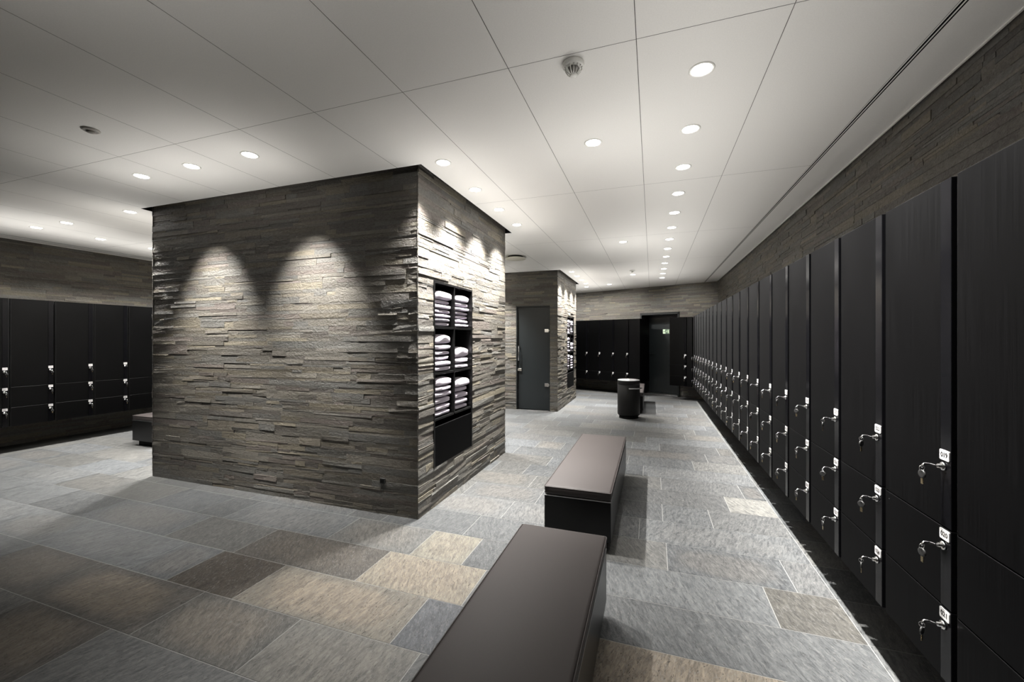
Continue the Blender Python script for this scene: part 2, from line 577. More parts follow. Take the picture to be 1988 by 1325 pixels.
def ledger(mb, P0, U, NN, width, z0, z1, holes=(), seed=1, relief=0.020, pal=STONE_TINTS, scale=1.0):
    """stacked stone strips on the plane through P0 along U, facing NN"""
    rg = random.Random(seed)
    P0, U, NN = Vector(P0), Vector(U), Vector(NN)
    z = z0
    bands = []
    while z < z1 - 1e-4:
        h = rg.choice([0.06, 0.08, 0.10, 0.13]) * scale
        if z + h > z1 - 0.03:
            h = z1 - z
        bands.append((z, z + h)); z += h
    cells = []
    for b0, b1 in bands:
        x = -rg.uniform(0, 0.5)
        while x < width:
            w = rg.uniform(0.7, 1.9) * scale
            c0, c1 = max(0, x), min(width, x + w)
            x += w
            if c1 - c0 < 1e-3:
                continue
            zz = b0
            while zz < b1 - 1e-4:
                hh = rg.choice([0.016, 0.022, 0.03, 0.03, 0.042, 0.055]) * scale
                if zz + hh > b1 - 0.012:
                    hh = b1 - zz
                s = c0
                while s < c1 - 1e-4:
                    ln = rg.uniform(0.10, 0.62) * scale * (0.7 + hh * 8)
                    if s + ln > c1 - 0.06:
                        ln = c1 - s
                    cells.append((s, s + ln, zz, zz + hh)); s += ln
                zz += hh
    for c in cells:
        p = rg.random()
        dep = relief * (rg.uniform(0.35, 0.6) if p < 0.75 else rg.uniform(0.1, 1.0))
        tc = rg.choice(pal)
        k = rg.uniform(0.8, 1.2)
        tint = tuple(min(1, v * k * 0.64) for v in tc) + (1,)
        for (a, b_, c0, c1) in cut([c], holes):
            if b_ - a < 0.004 or c1 - c0 < 0.004:
                continue
            g = 0.0005
            a2, b2, d0, d1 = a + g, b_ - g, c0 + g, c1 - g
            jit = [rg.uniform(-0.0025, 0.0025) for _ in range(4)]
            ch = min(0.003, (d1 - d0) * 0.2)
            base = [P0 + U * a2 + Vector((0, 0, d0)), P0 + U * b2 + Vector((0, 0, d0)), P0 + U * b2 + Vector((0, 0, d1)), P0 + U * a2 + Vector((0, 0, d1))]
            fr = [bs + NN * (dep + j) for bs, j in zip(base, jit)]
            n = len(mb.v)
            mb.v += [tuple(q) for q in base + fr]
            mb.face([n + 4, n + 5, n + 6, n + 7], 0, tint=tint)
            for i in range(4):
                j = (i + 1) % 4
                mb.face([n + i, n + j, n + 4 + j, n + 4 + i], 0, tint=tint)
    for (a, b_, c0, c1) in cut([(0, width, z0, z1)], holes):
        mb.quad([P0 + U * a + Vector((0, 0, c0)), P0 + U * b_ + Vector((0, 0, c0)), P0 + U * b_ + Vector((0, 0, c1)), P0 + U * a + Vector((0, 0, c1))], 1)


def stone_obj(name, panels):
    mb = MB()
    for p in panels:
        ledger(mb, **p)
    return struct(mb.build(name, [M['stone'], M['backing']], attrs=True))


RB = 0.007   # backing set back so that the stone faces sit on the measured plane
NICHE1 = (2.998, 3.763, 0.325, 1.890)
NICHE2 = (8.679, 9.445, 0.325, 1.890)
stone_obj('wall_pillar_near', [
    dict(P0=(PXL, PY + RB, 0), U=(1, 0, 0), NN=(0, -1, 0), width=PX - PXL, z0=0, z1=H + 0.29, seed=11, relief=0.0095),
    dict(P0=(PX - RB, PY, 0), U=(0, 1, 0), NN=(1, 0, 0), width=PY2 - PY, z0=0, z1=H + 0.29,
         holes=[(NICHE1[0] - PY, NICHE1[1] - PY, NICHE1[2], NICHE1[3])], seed=12, relief=0.015),
    dict(P0=(PX, PY2 - RB, 0), U=(-1, 0, 0), NN=(0, 1, 0), width=PX - PXL, z0=0, z1=H + 0.29, seed=13, scale=1.6),
    dict(P0=(PXL + RB, PY2, 0), U=(0, -1, 0), NN=(-1, 0, 0), width=PY2 - PY, z0=0, z1=H + 0.29, seed=14, scale=1.6)])
DOOR2 = (-2.563, -1.875, -0.01, 2.054)
stone_obj('wall_pillar_far', [
    dict(P0=(QXL, QY + RB, 0), U=(1, 0, 0), NN=(0, -1, 0), width=QX - QXL, z0=0, z1=H + 0.29,
         holes=[(DOOR2[0] - QXL, DOOR2[1] - QXL, DOOR2[2], DOOR2[3])], seed=21, relief=0.012),
    dict(P0=(QX - RB, QY, 0), U=(0, 1, 0), NN=(1, 0, 0), width=QY2 - QY, z0=0, z1=H + 0.29,
         holes=[(NICHE2[0] - QY, NICHE2[1] - QY, NICHE2[2], NICHE2[3])], seed=22, relief=0.016),
    dict(P0=(QX, QY2 - RB, 0), U=(-1, 0, 0), NN=(0, 1, 0), width=QX - QXL, z0=0, z1=H + 0.29, seed=23, scale=1.8)])
stone_obj('wall_right', [dict(P0=(RW + 0.014, 10.45, 0), U=(0, -1, 0), NN=(-1, 0, 0), width=13.45, z0=0, z1=H + 0.02, seed=31, relief=0.010, scale=1.0)])
stone_obj('wall_left', [dict(P0=(LW - 0.014, YB, 0), U=(0, 1, 0), NN=(1, 0, 0), width=17.4, z0=0, z1=H + 0.02, seed=32, relief=0.010, scale=1.0)])
DT0, DT1, DZ = -0.301, 0.678, 2.058
rear0 = Vector((0, BC, 0)) + TV * -8.9
stone_obj('wall_rear', [dict(P0=rear0 + NV * 0.014, U=TV, NN=-NV, width=8.9 + 1.62, z0=0, z1=H + 0.02,
                             holes=[(DT0 + 8.9, DT1 + 8.9, -0.01, DZ)], seed=37, relief=0.010, scale=1.0)])
wb = MB(); wb.quad([(LW - 0.2, YB, 0), (RW + 0.2, YB, 0), (RW + 0.2, YB, H), (LW - 0.2, YB, H)])
struct(wb.build('wall_behind', simple('dark_plaster', (0.12, 0.11, 0.10), 0.8)))

# ------------------------------------------------------------------ rear exit door in a deep black portal
d1 = link('door_1', None, None, Vector((0, BC, 0)), BANG); struct(d1)
fr = MB()
DP = 0.40
fr.box(DT0 - 0.004, DT0 + 0.035, -0.03, DP, 0, DZ + 0.004)
fr.box(DT1 - 0.035, DT1 + 0.004, -0.03, DP, 0, DZ + 0.004)
fr.box(DT0 - 0.004, DT1 + 0.004, -0.03, DP, DZ - 0.05, DZ + 0.004)
fr.box(DT0, DT1, DP, DP + 0.02, 0, DZ)
fr.build('door_frame', M['frame'], d1)
lf = MB(); lf.box(DT0 + 0.07, DT1 - 0.07, DP - 0.05, DP - 0.001, 0.02, DZ - 0.09, bev=0.003)
lf.build('door_leaf', M['darkdoor'], d1)
th = MB(); th.box(DT0 + 0.036, DT1 - 0.036, 0.02, DP - 0.06, 0, 0.018, bev=0.003)
th.build('threshold', M['steel'], d1)
hd = MB()
hd.lathe([(0.024, 0), (0.024, 0.008)], DT0 + 0.13, DP - 0.058, 1.02, 20, axis='y')
hd.tube([(DT0 + 0.13, DP - 0.055, 1.02), (DT0 + 0.13, DP - 0.10, 1.02), (DT0 + 0.15, DP - 0.105, 1.02), (DT0 + 0.24, DP - 0.105, 1.02)], 0.008)
hd.build('door_handle', M['bin'], d1)

# green running-man sign on the door leaf
es = thing('exit_sign', 'small green and pale emergency exit sign with running man on the dark door', 'sign',
           Vector((0, BC, 0)) + TV * 0.2175 + NV * (DP - 0.0505) + Vector((0, 0, 1.592)), BANG)
b_ = MB(); b_.box(-0.082, 0.082, -0.006, 0, -0.056, 0.056, bev=0.002); b_.build('board', M['signpale'], es)
b_ = MB(); b_.box(-0.018, 0.078, -0.0075, -0.006, -0.052, 0.052); b_.build('green_panel', M['signgreen'], es)
b_ = MB()
b_.box(0.045, 0.070, -0.009, -0.0076, -0.040, 0.040)
b_.lathe([(0.008, -0.0015), (0.008, 0)], 0.022, -0.0076, 0.032, 14, axis='y')
for q in ([(0.012, 0.02), (0.03, 0.022), (0.024, -0.006), (0.008, -0.004)], [(0.008, -0.004), (0.02, -0.006), (0.034, -0.022), (0.026, -0.024)],
          [(0.026, -0.024), (0.034, -0.022), (0.036, -0.040), (0.03, -0.042)], [(0.006, -0.004), (0.016, -0.004), (0.0, -0.04), (-0.008, -0.036)],
          [(0.028, 0.022), (0.024, 0.012), (0.04, 0.002), (0.042, 0.009)], [(0.012, 0.02), (0.016, 0.012), (-0.004, 0.006), (-0.006, 0.013)]):
    b_.quad([(x, -0.0088, z) for x, z in q])
b_.build('running_man', M['signpale'], es)
b_ = MB()
b_.quad([(-0.066, -0.0068, -0.012), (-0.045, -0.0068, -0.012), (-0.045, -0.0068, 0.012), (-0.066, -0.0068, 0.012)])
b_.quad([(-0.046, -0.0068, -0.026), (-0.026, -0.0068, 0), (-0.046, -0.0068, 0.026)])
b_.build('arrow', simple('faded_green_arrow', (0.42, 0.55, 0.40), 0.6), es)

# ------------------------------------------------------------------ glass door in the far pillar
d2 = link('door_2', None, None, (DOOR2[0], QY, 0), 0); struct(d2)
W2 = DOOR2[1] - DOOR2[0]; H2 = DOOR2[3]
fr = MB()
fr.box(-0.001, 0.022, 0.0, 0.16, 0, H2); fr.box(W2 - 0.012, W2 + 0.001, 0.0, 0.16, 0, H2); fr.box(0, W2, 0.0, 0.16, H2 - 0.022, H2)
fr.box(0, W2, 0.15, 0.17, 0, H2)
fr.build('door_frame', M['frame'], d2)
g = MB(); g.box(0.026, W2 - 0.014, 0.035, 0.045, 0.012, H2 - 0.026, bev=0.0015); g.build('glass_leaf', M['glass'], d2)
hn = MB()
hn.tube([(0.056, 0.036, 1.262), (0.056, -0.012, 1.262), (0.056, -0.018, 1.255), (0.056, -0.018, 0.98), (0.056, -0.012, 0.972), (0.056, 0.036, 0.972)], 0.009, 10)
hn.build('door_handle', M['chrome'], d2)
lk = MB(); lk.box(0.022, 0.108, 0.018, 0.036, 0.763, 0.818, bev=0.003); lk.lathe([(0.011, -0.01), (0.011, 0)], 0.082, 0.018, 0.79, 16, axis='y')
lk.build('lock', M['chrome'], d2)
for z in (1.531, 0.468):
    hg = MB()
    hg.box(W2 - 0.112, W2 - 0.028, 0.020, 0.036, z, z + 0.066, bev=0.003)
    hg.box(W2 - 0.028, W2 - 0.002, 0.012, 0.036, z + 0.020, z + 0.046, bev=0.003)
    hg.build('hinge', M['chrome'], d2)

# ------------------------------------------------------------------ lockers
LD = 0.5441
LH = LT - LK


def prism_bevel(w, h, t, x, y, z, r):
    """rounded-corner plate facing -y"""
    mb = MB()
    pts = []
    for cx, cz, a0 in ((w / 2 - r, h / 2 - r, 0), (-w / 2 + r, h / 2 - r, 90), (-w / 2 + r, -h / 2 + r, 180), (w / 2 - r, -h / 2 + r, 270)):
        for i in range(5):
            a = math.radians(a0 + 22.5 * i)
            pts.append((x + cx + r * math.cos(a), z + cz + r * math.sin(a)))
    n = len(pts)
    mb.v = [(p[0], y - t, p[1]) for p in pts] + [(p[0], y, p[1]) for p in pts]
    mb.face(list(reversed(range(n))))
    for i in range(n):
        j = (i + 1) % n
        mb.face([i, j, n + j, n + i])
    return mb


def text_mesh(s, size):
    cu = bpy.data.curves.new('number_text', 'FONT')
    cu.body = s; cu.size = size; cu.align_x = 'CENTER'; cu.align_y = 'CENTER'; cu.resolution_u = 2
    cu.offset = size * 0.022
    o = bpy.data.objects.new('number_text', cu)
    COL.objects.link(o)
    dg = bpy.context.evaluated_depsgraph_get(); dg.update()
    me = bpy.data.meshes.new_from_object(o.evaluated_get(dg))
    bpy.data.objects.remove(o); bpy.data.curves.remove(cu)
    me.transform(Matrix.Rotation(PI / 2, 4, 'X'))
    me.materials.clear(); me.materials.append(M['ink'])
    return me


PLX, LKX = 0.352, 0.346
PLT = 0.0025


def door_meshes(z0, z1):
    a = MB(); a.box(0.003, 0.329, 0.0, 0.02, z0, z1, bev=0.0012)
    s = MB(); s.box(0.330, 0.379, -0.0015, 0.02, z0, z1, bev=0.0012)
    return a.mesh('door', M['wood']), s.mesh('edge_strip', M['gloss'])


bodym = MB()
bodym.box(0.0, 0.4, 0.030, LD - 0.0, 0.0, LH)
bodym.box(0.0, 0.003, 0.002, 0.030, 0, LH)
BODY = bodym.mesh('body', M['carcass'])
ZB = [(0.811 - LK, LT - LK), (0.561 - LK, 0.807 - LK), (0.0, 0.557 - LK)]
ZP = [1.036 - LK, 0.787 - LK, 0.537 - LK]
DM = [door_meshes(*z) for z in ZB]
DM2 = [door_meshes(0.561 - LK, LT - LK), DM[2]]
PLM = [prism_bevel(0.044, 0.032, PLT, PLX, -0.0015, z, 0.004).mesh('number_plate', M['plate']) for z in ZP]


def lock_mesh(z):
    mb = MB()
    mb.lathe([(0.0135, 0.0), (0.0135, -0.004), (0.011, -0.007), (0.0065, -0.008), (0.0065, -0.016)], LKX, -0.0015, z, 20, axis='y')
    y0 = -0.0155
    mb.tube([(LKX, y0, z), (LKX, y0 - 0.010, z + 0.001), (LKX, y0 - 0.022, z + 0.004), (LKX, y0 - 0.034, z + 0.003), (LKX, y0 - 0.040, z - 0.003), (LKX, y0 - 0.039, z - 0.010)],
            [0.0032, 0.0034, 0.0042, 0.0042, 0.0036, 0.0028], 8)
    return mb.mesh('lock', M['chrome'])


LKM = [lock_mesh(z - 0.036) for z in ZP]
sm = MB()
for i in (-1, 0, 1):
    sm.box(PLX + i * 0.008 - 0.0028, PLX + i * 0.008 + 0.0028, -0.0045, -0.0041, -0.005, 0.005)
SMUDGE = sm.mesh('number', M['smudge'])

# keys hang from the lever tips: (ring, head, blade) hang below their origin
ring = MB(); ring.tube([(0, 0.0075 * math.sin(2 * PI * i / 12), -0.0075 + 0.0085 * math.cos(2 * PI * i / 12)) for i in range(12)], 0.0013, 6, closed=True)
RING = ring.mesh('key_ring', M['chrome'])
hb = MB(); hb.lathe([(0.010, -0.0028), (0.0135, -0.0016), (0.0135, 0.0016), (0.010, 0.0028)], 0, 0, -0.026, 20, axis='y')
HEAD = hb.mesh('key_head', M['rubber'])
bl = MB(); bl.box(-0.0042, 0.0042, -0.0012, 0.0012, -0.058, -0.037, bev=0.0006)
for i in range(3):
    bl.box(0.0042, 0.0056, -0.0011, 0.0011, -0.057 + i * 0.006, -0.0545 + i * 0.006)
BLADE = bl.mesh('key_blade', M['brass'])
krand = random.Random(3)
KEYG = 'keys hanging from the locker locks'


def make_key(root, z, label, turn=0.0):
    p = root.matrix_basis @ Vector((LKX, -0.0015 - 0.0155 - 0.0385, z - 0.036 - 0.0035))
    k = thing('key', label, 'key', p, root.rotation_euler[2] + turn, KEYG)
    link('key_ring', RING, k); link('key_head', HEAD, k); link('key_blade', BLADE, k)
    return k


def locker(loc, rot, label, group, numbers=None, two=False, where='', keys=(1, 1, 1)):
    t = thing('locker', label, 'locker', loc, rot, group)
    t.matrix_basis = Matrix.Translation(loc) @ Matrix.Rotation(rot, 4, 'Z')
    link('body', BODY, t)
    idx = (0, 2) if two else (0, 1, 2)
    for i, q in enumerate(idx):
        dm, sm_ = (DM2[i] if two else DM[q])
        d = link('door', dm, t)
        link('edge_strip', sm_, d)
        link('number_plate', PLM[q], d)
        link('lock', LKM[q], d)
        if numbers:
            link('number', text_mesh('%03d' % (numbers + i), 0.0215), d, (PLX, -0.0015 - PLT - 0.0004, ZP[q]))
        else:
            link('number', SMUDGE, d, (0, 0, ZP[q]))
        if keys[q]:
            row = (('upper', '', 'lower') if two else ('top', 'middle', 'bottom'))[q]
            if numbers in (19, 22):
                kl = 'key hanging from the lock of locker door %03d on the right' % (numbers + i)
            else:
                kl = 'key hanging from the %s lock of the %s' % (row, where)
            make_key(t, ZP[q], kl, krand.uniform(-0.9, 0.9))
    return t


for k in range(-2, 21):
    y1 = 2.002 + 0.4 * k
    if k < 0:
        lab = ['black locker at the right edge, nearest the camera, its number out of frame', 'black locker on the right wall, just outside the frame'][-1 - k]
        where = 'locker cut off by the right edge' if k == -1 else 'locker outside the frame'
    elif k < 2:
        lab = 'black three-door locker with number plates %03d, %03d and %03d' % (19 + 3 * k, 20 + 3 * k, 21 + 3 * k)
        where = ''
    else:
        lab = 'black three-door locker on the right, %s beyond the locker numbered 022' % ORD[k - 2]
        where = '%s locker beyond number 022 on the right' % ORD[k - 2]
    locker((FR, y1, LK), -PI / 2, lab, 'lockers along the right wall', numbers=19 + 3 * k, where=where,
           keys=(0, 0, 0) if k == -2 else ((0, 1, 1) if k == 6 else (1, 1, 1)))
for k in range(-1, 6):
    yr = 2.752 + 0.4 * k
    if k < 0:
        lab, where = 'black locker on the left wall, outside the left edge of the picture', 'left wall locker outside the picture'
    elif k < 5:
        lab = 'black three-door locker on the left wall, %s from the left edge' % ORD[k]
        where = '%s left wall locker from the left edge' % ORD[k]
    else:
        lab, where = 'black locker on the left wall, hidden behind the near stone pillar', 'left wall locker behind the pillar'
    locker((LF, yr - 0.4, LK), PI / 2, lab, 'lockers along the left wall', where=where, keys=(0, 1, 1) if k == 3 else ((1, 1, 1) if 0 <= k < 3 else (0, 0, 0)))
FO = Vector((0, BC, LK)) - NV * LD
FO = FO - TV * (FO.x / TV.x)      # measure along the front plane from X = 0
names = ['beside the far pillar', 'second from the far pillar', 'third from the far pillar', 'nearest the exit door']
for i, tr in enumerate((-2.154, -1.766, -1.376, -0.987, -0.598)):
    if i == 0:
        lab, where = 'black rear wall locker mostly hidden by the far pillar', 'rear locker hidden by the far pillar'
    else:
        lab = 'black two-door rear wall locker, ' + names[i - 1]
        where = 'rear locker ' + names[i - 1]
    locker(FO + TV * (tr - 0.395), BANG, lab, 'two-door lockers on the rear wall', two=True, where=where, keys=(1, 0, 1) if i else (0, 0, 0))
fp = thing('filler_panel', 'black plain filler panel between rear lockers and the exit door', 'panel', FO + TV * -0.595, BANG)
q = MB(); q.box(0, 0.285, 0.0, LD, 0, LH, bev=0.001); q.build('panel', M['wood'], fp)
locker(FO + TV * 0.418, BANG, 'black three-door locker right of the exit door in the far corner', 'locker in the far right corner',
       where='locker right of the exit door')
fp = thing('filler_panel', 'black narrow filler panel in the corner right of the exit door', 'panel', FO + TV * 0.82, BANG)
q = MB(); q.box(0, 0.10, 0.004, 0.04, 0, LH, bev=0.001); q.build('panel', M['wood'], fp)


# ------------------------------------------------------------------ towel cabinets in the pillars
def towel_mesh(w, d, h, seed, puff):
    """one folded terry towel: rounded slab with a soft fold crease along its front"""
    nu, nv = 30, 14
    verts, faces = [], []
    for j in range(nv + 1):
        ph = -PI / 2 + PI * j / nv
        for i in range(nu):
            th_ = 2 * PI * i / nu
            def se(c, e):
                return math.copysign(abs(c) ** e, c)
            cx = se(math.cos(ph), 0.55) * se(math.cos(th_), 0.35)
            cy = se(math.cos(ph), 0.55) * se(math.sin(th_), 0.35)
            cz = se(math.sin(ph), 0.75)
            x, y, z = cx * d / 2, cy * w / 2, cz * h / 2
            nz = noise.noise(Vector((x * 9 + seed * 3.1, y * 7, seed * 1.7)))
            z += nz * h * 0.18 * (1 if z > 0 else 0.4)
            z += puff * h * (1 - (2 * y / w) ** 2) * (0.5 if z > 0 else 0.0) - puff * h * 0.2
            x += 0.006 * noise.noise(Vector((y * 14, z * 40, seed * 2.3)))
            if cx > 0.75 and abs(cz) < 0.22:
                x -= 0.006 * (1 - abs(cz) / 0.22)      # crease between the folded layers
            verts.append((x, y, z))
    for j in range(nv):
        for i in range(nu):
            i2 = (i + 1) % nu
            faces.append([j * nu + i, j * nu + i2, (j + 1) * nu + i2, (j + 1) * nu + i])
    me = bpy.data.meshes.new('towel')
    me.from_pydata(verts, [], faces)
    me.materials.append(M['towel'])
    me.polygons.foreach_set('use_smooth', [True] * len(faces))
    me.update()
    return me


def towel_cabinet(name_pos, x, ny0, ny1, label):
    c = thing('towel_cabinet', label, 'cabinet', (x, ny0, NICHE1[2]), 0)
    W, HT = ny1 - ny0, NICHE1[3] - NICHE1[2]
    D = 0.36
    f = MB()
    T = 0.018
    f.box(-D, 0.006, 0, T, 0, HT, bev=0.001); f.box(-D, 0.006, W - T, W, 0, HT, bev=0.001)
    f.box(-D, 0.006, T, W - T, HT - T, HT, bev=0.001); f.box(-D, 0.0, T, W - T, 0, T)
    f.box(-D, -D + 0.01, T, W - T, T, HT - T)
    f.build('frame', M['bench'], c)
    dv = MB(); dv.box(-D + 0.01, 0.0, W / 2 - 0.008, W / 2 + 0.008, 0.40, HT - T, bev=0.001); dv.build('divider', M['bench'], c)
    for z in (1.507, 1.115, 0.728):
        sh = MB(); z -= NICHE1[2]
        sh.box(-D + 0.01, -0.001, T, W / 2 - 0.0085, z - 0.018, z, bev=0.001); sh.box(-D + 0.01, -0.001, W / 2 + 0.0085, W - T, z - 0.018, z, bev=0.001)
        sh.build('shelf', M['bench'], c)
    fl_ = MB(); fl_.box(-0.018, 0.002, T + 0.002, W - T - 0.002, 0.004, 0.335, bev=0.0015); fl_.build('flap_door', M['wood'], c)
    return c


towel_cabinet('near', PX, NICHE1[0], NICHE1[1], 'black towel cabinet set in the right face of the near stone pillar')
towel_cabinet('far', QX, NICHE2[0], NICHE2[1], 'black towel cabinet set in the right face of the far stone pillar')
STACKS = [  # (column 0 left / 1 right, shelf top z, thicknesses bottom to top)
    (0, 1.507, [0.036, 0.030, 0.034, 0.034, 0.040, 0.036, 0.066], 'top left'),
    (1, 1.507, [0.034, 0.038, 0.034, 0.034, 0.036, 0.040, 0.062], 'top right'),
    (0, 1.115, [0.042, 0.044, 0.040, 0.042, 0.052, 0.072], 'middle left'),
    (1, 1.115, [0.046, 0.058, 0.080], 'middle right'),
    (0, 0.728, [0.044, 0.050, 0.056, 0.050, 0.042, 0.070], 'bottom left'),
    (1, 0.728, [0.044, 0.052, 0.056, 0.050, 0.072], 'bottom right')]
tr_ = random.Random(9)
for ci, (nx, ny0, ny1, nm) in enumerate(((PX, NICHE1[0], NICHE1[1], 'near'), (QX, NICHE2[0], NICHE2[1], 'far'))):
    W = ny1 - ny0
    for (cc, zs, ts, pos) in STACKS:
        z = zs
        for i, t in enumerate(ts):
            w = 0.318 + tr_.uniform(-0.022, 0.012) - (0.02 if i < 2 else 0)
            top = i == len(ts) - 1
            me = towel_mesh(w, 0.285, t * 0.97, len(ts) * 7 + i + cc * 31 + int(zs * 10), 0.55 if top else 0.12)
            y = ny0 + W * (0.25 if cc == 0 else 0.75) + tr_.uniform(-0.006, 0.006) + (0.004 if cc == 0 else -0.004)
            o = link('towel', me, None, (nx - 0.145 + tr_.uniform(-0.012, 0.014) + (0.01 if top else 0), y, z + t / 2 + 0.004))
            where = 'topmost' if top else ('lowest' if i == 0 else '%s from the bottom' % ORD[i])
            tag(o, 'folded lilac-white towel, %s in the %s stack, %s pillar cabinet' % (where, pos, nm), 'towel',
                'towels in the %s pillar cabinet' % nm)
            z += t + 0.004

# ------------------------------------------------------------------ benches
def bench(x0, x1, y0, y1, label):
    t = thing('bench', label, 'bench', ((x0 + x1) / 2, (y0 + y1) / 2, 0), 0, 'upholstered black benches')
    hx, hy = (x1 - x0) / 2, (y1 - y0) / 2
    p = MB(); p.box(-hx + 0.05, hx - 0.05, -hy + 0.05, hy - 0.05, 0, 0.070); p.build('plinth', M['carcass'], t)
    b = MB(); b.box(-hx + 0.002, hx - 0.002, -hy + 0.002, hy - 0.002, 0.070, 0.330, bev=0.0015); b.build('body', M['bench'], t)
    s = MB(); s.box(-hx + 0.001, hx - 0.001, -hy + 0.001, hy - 0.001, 0.3305, 0.336, bev=0.001); s.build('edge_trim', M['steel'], t)
    c = MB(); c.box(-hx, hx, -hy, hy, 0.337, 0.400, bev=0.016)
    cu = c.build('cushion', M['cushion'], t)
    pp = MB()
    for z in (0.392,):
        r = 0.012
        pts = []
        for cx, cy, a0 in ((hx - r, hy - r, 0), (-hx + r, hy - r, 90), (-hx + r, -hy + r, 180), (hx - r, -hy + r, 270)):
            for i in range(4):
                a = math.radians(a0 + 30 * i)
                pts.append((cx + r * math.cos(a), cy + r * math.sin(a), z))
        pp.tube(pts, 0.0032, 6, closed=True)
    pp.build('piping', M['cushion'], cu)
    return t


bench(-0.668, -0.218, 0.50, 2.125, 'mauve cushioned black bench in the foreground, nearest the camera')
bench(-0.700, -0.252, 2.722, 4.346, 'mauve cushioned black bench in the aisle, second from the camera')
bench(-0.610, -0.160, 8.02, 9.665, 'mauve cushioned black bench half hidden behind the black waste bin')
bench(-6.465, -6.02, 3.47, 5.09, 'mauve cushioned black bench half hidden behind the near pillar, on the left')

# ------------------------------------------------------------------ waste bin
bn = thing('waste_bin', 'black cylindrical waste bin with steel lid in the aisle by the bench', 'bin', (-0.398, 7.60, 0))
m_ = MB(); m_.lathe([(0.165, 0), (0.165, 0.035)], seg=40); m_.build('foot', M['carcass'], bn)
m_ = MB(); m_.lathe([(0.150, 0.035), (0.188, 0.052), (0.193, 0.07), (0.193, 0.585), (0.19, 0.588), (0.19, 0.594), (0.193, 0.597), (0.193, 0.660), (0.190, 0.665)], seg=48)
m_.build('body', M['bin'], bn)
m_ = MB(); m_.lathe([(0.190, 0.666), (0.190, 0.672), (0.182, 0.674), (0.10, 0.662), (0.04, 0.668), (0.022, 0.684), (0.010, 0.690)], seg=48)
m_.build('lid', simple('pale_steel', (0.85, 0.85, 0.86), 0.38, metal=1.0, var=0.05), bn)
m_ = MB()
m_.tube([(0.02 + 0.0, -0.195, 0.535), (0.02, -0.225, 0.535), (0.06, -0.232, 0.536), (0.15, -0.186, 0.536), (0.205, -0.120, 0.536), (0.226, -0.060, 0.536), (0.21, -0.04, 0.536), (0.19, -0.035, 0.536)], 0.009, 8)
m_.build('handle', M['steel'], bn)

# ------------------------------------------------------------------ ceiling fixtures
def disc_thing(name, label, cat, x, y, parts):
    t = thing(name, label, cat, (x, y, H))
    for nm, prof, mt in parts:
        mb = MB(); mb.lathe(prof, seg=40); mb.build(nm, mt, t)
    return t


sd = disc_thing('smoke_detector', 'white domed smoke detector on the ceiling above the benches', 'smoke detector', -0.356, 1.945, [
    ('base', [(0.050, 0.0), (0.052, -0.004), (0.052, -0.016), (0.046, -0.022), (0.040, -0.024)], M['white']),
    ('cap', [(0.019, -0.054), (0.020, -0.058), (0.014, -0.063), (0.004, -0.064)], M['white']),
    ('chamber', [(0.026, -0.024), (0.018, -0.056)], simple('grey_mesh', (0.30, 0.29, 0.27), 0.6))])
rb = MB()
for i in range(14):
    a = 2 * PI * i / 14
    rb.tube([(0.041 * math.cos(a), 0.041 * math.sin(a), -0.023), (0.034 * math.cos(a), 0.034 * math.sin(a), -0.042), (0.019 * math.cos(a), 0.019 * math.sin(a), -0.057)], 0.0028, 6)
rb.build('cage', M['white'], sd)
disc_thing('ceiling_detector', 'small round ceiling detector by the far aisle downlight', 'detector', -0.356, 8.163, [
    ('base', [(0.05, 0), (0.05, -0.012), (0.04, -0.02)], M['white']), ('cap', [(0.026, -0.02), (0.02, -0.045), (0.01, -0.05)], M['white'])])
disc_thing('sprinkler', 'small round concealed sprinkler on the dim left part of the ceiling', 'sprinkler', -3.344, 1.578, [
    ('rose', [(0.045, 0), (0.046, -0.004), (0.036, -0.010)], simple('dull_grey_metal', (0.36, 0.34, 0.31), 0.4)),
    ('cap', [(0.022, -0.010), (0.020, -0.018), (0.010, -0.021)], simple('dim_metal', (0.25, 0.23, 0.21), 0.4))])
disc_thing('air_diffuser', 'round cream air diffuser on the ceiling between the two stone pillars', 'air vent', -2.065, 6.20, [
    ('collar', [(0.120, 0.0), (0.120, -0.028)], M['void']),
    ('disc', [(0.150, -0.028), (0.166, -0.030), (0.168, -0.036), (0.160, -0.042), (0.05, -0.050), (0.01, -0.051)], M['cream'])])

ow = thing('wall_socket', 'small black square socket low on the near pillar front', 'socket', (-2.036, PY - 0.012, 0.267))
b_ = MB(); b_.box(-0.024, 0.024, 0, 0.010, -0.022, 0.022, bev=0.002); b_.build('plate', M['rubber'], ow)
b_ = MB(); b_.box(-0.016, 0.016, -0.002, 0.0, -0.013, 0.013); b_.build('insert', M['carcass'], ow)

# ------------------------------------------------------------------ downlights
ringm = MB()
ringm.lathe([(0.047, -0.0005), (0.049, -0.003), (0.056, -0.004), (0.060, -0.002), (0.060, 0.0)], seg=28, close=False)
RINGM = ringm.mesh('trim_ring', M['white'])
lensm = MB(); lensm.lathe([(0.047, -0.001), (0.036, -0.004), (0.018, -0.006), (0.004, -0.0065)], seg=28)
LENSM = lensm.mesh('lens', M['lens'])


def spot_data(kind):
    d = bpy.data.lights.new('lamp_' + kind, 'SPOT')
    d.energy = LP[kind]
    d.color = LAMP_COL
    d.shadow_soft_size = 0.035
    d.spot_size = math.radians({'down': 44, 'single': 40, 'wide': 72, 'left': 76, 'rear': 100, 'wash': 94, 'aim': 58}[kind])
    d.spot_blend = {'down': 0.9, 'single': 0.8, 'wide': 1.0, 'left': 1.0, 'rear': 0.8, 'wash': 0.95, 'aim': 1.0}[kind]
    return d


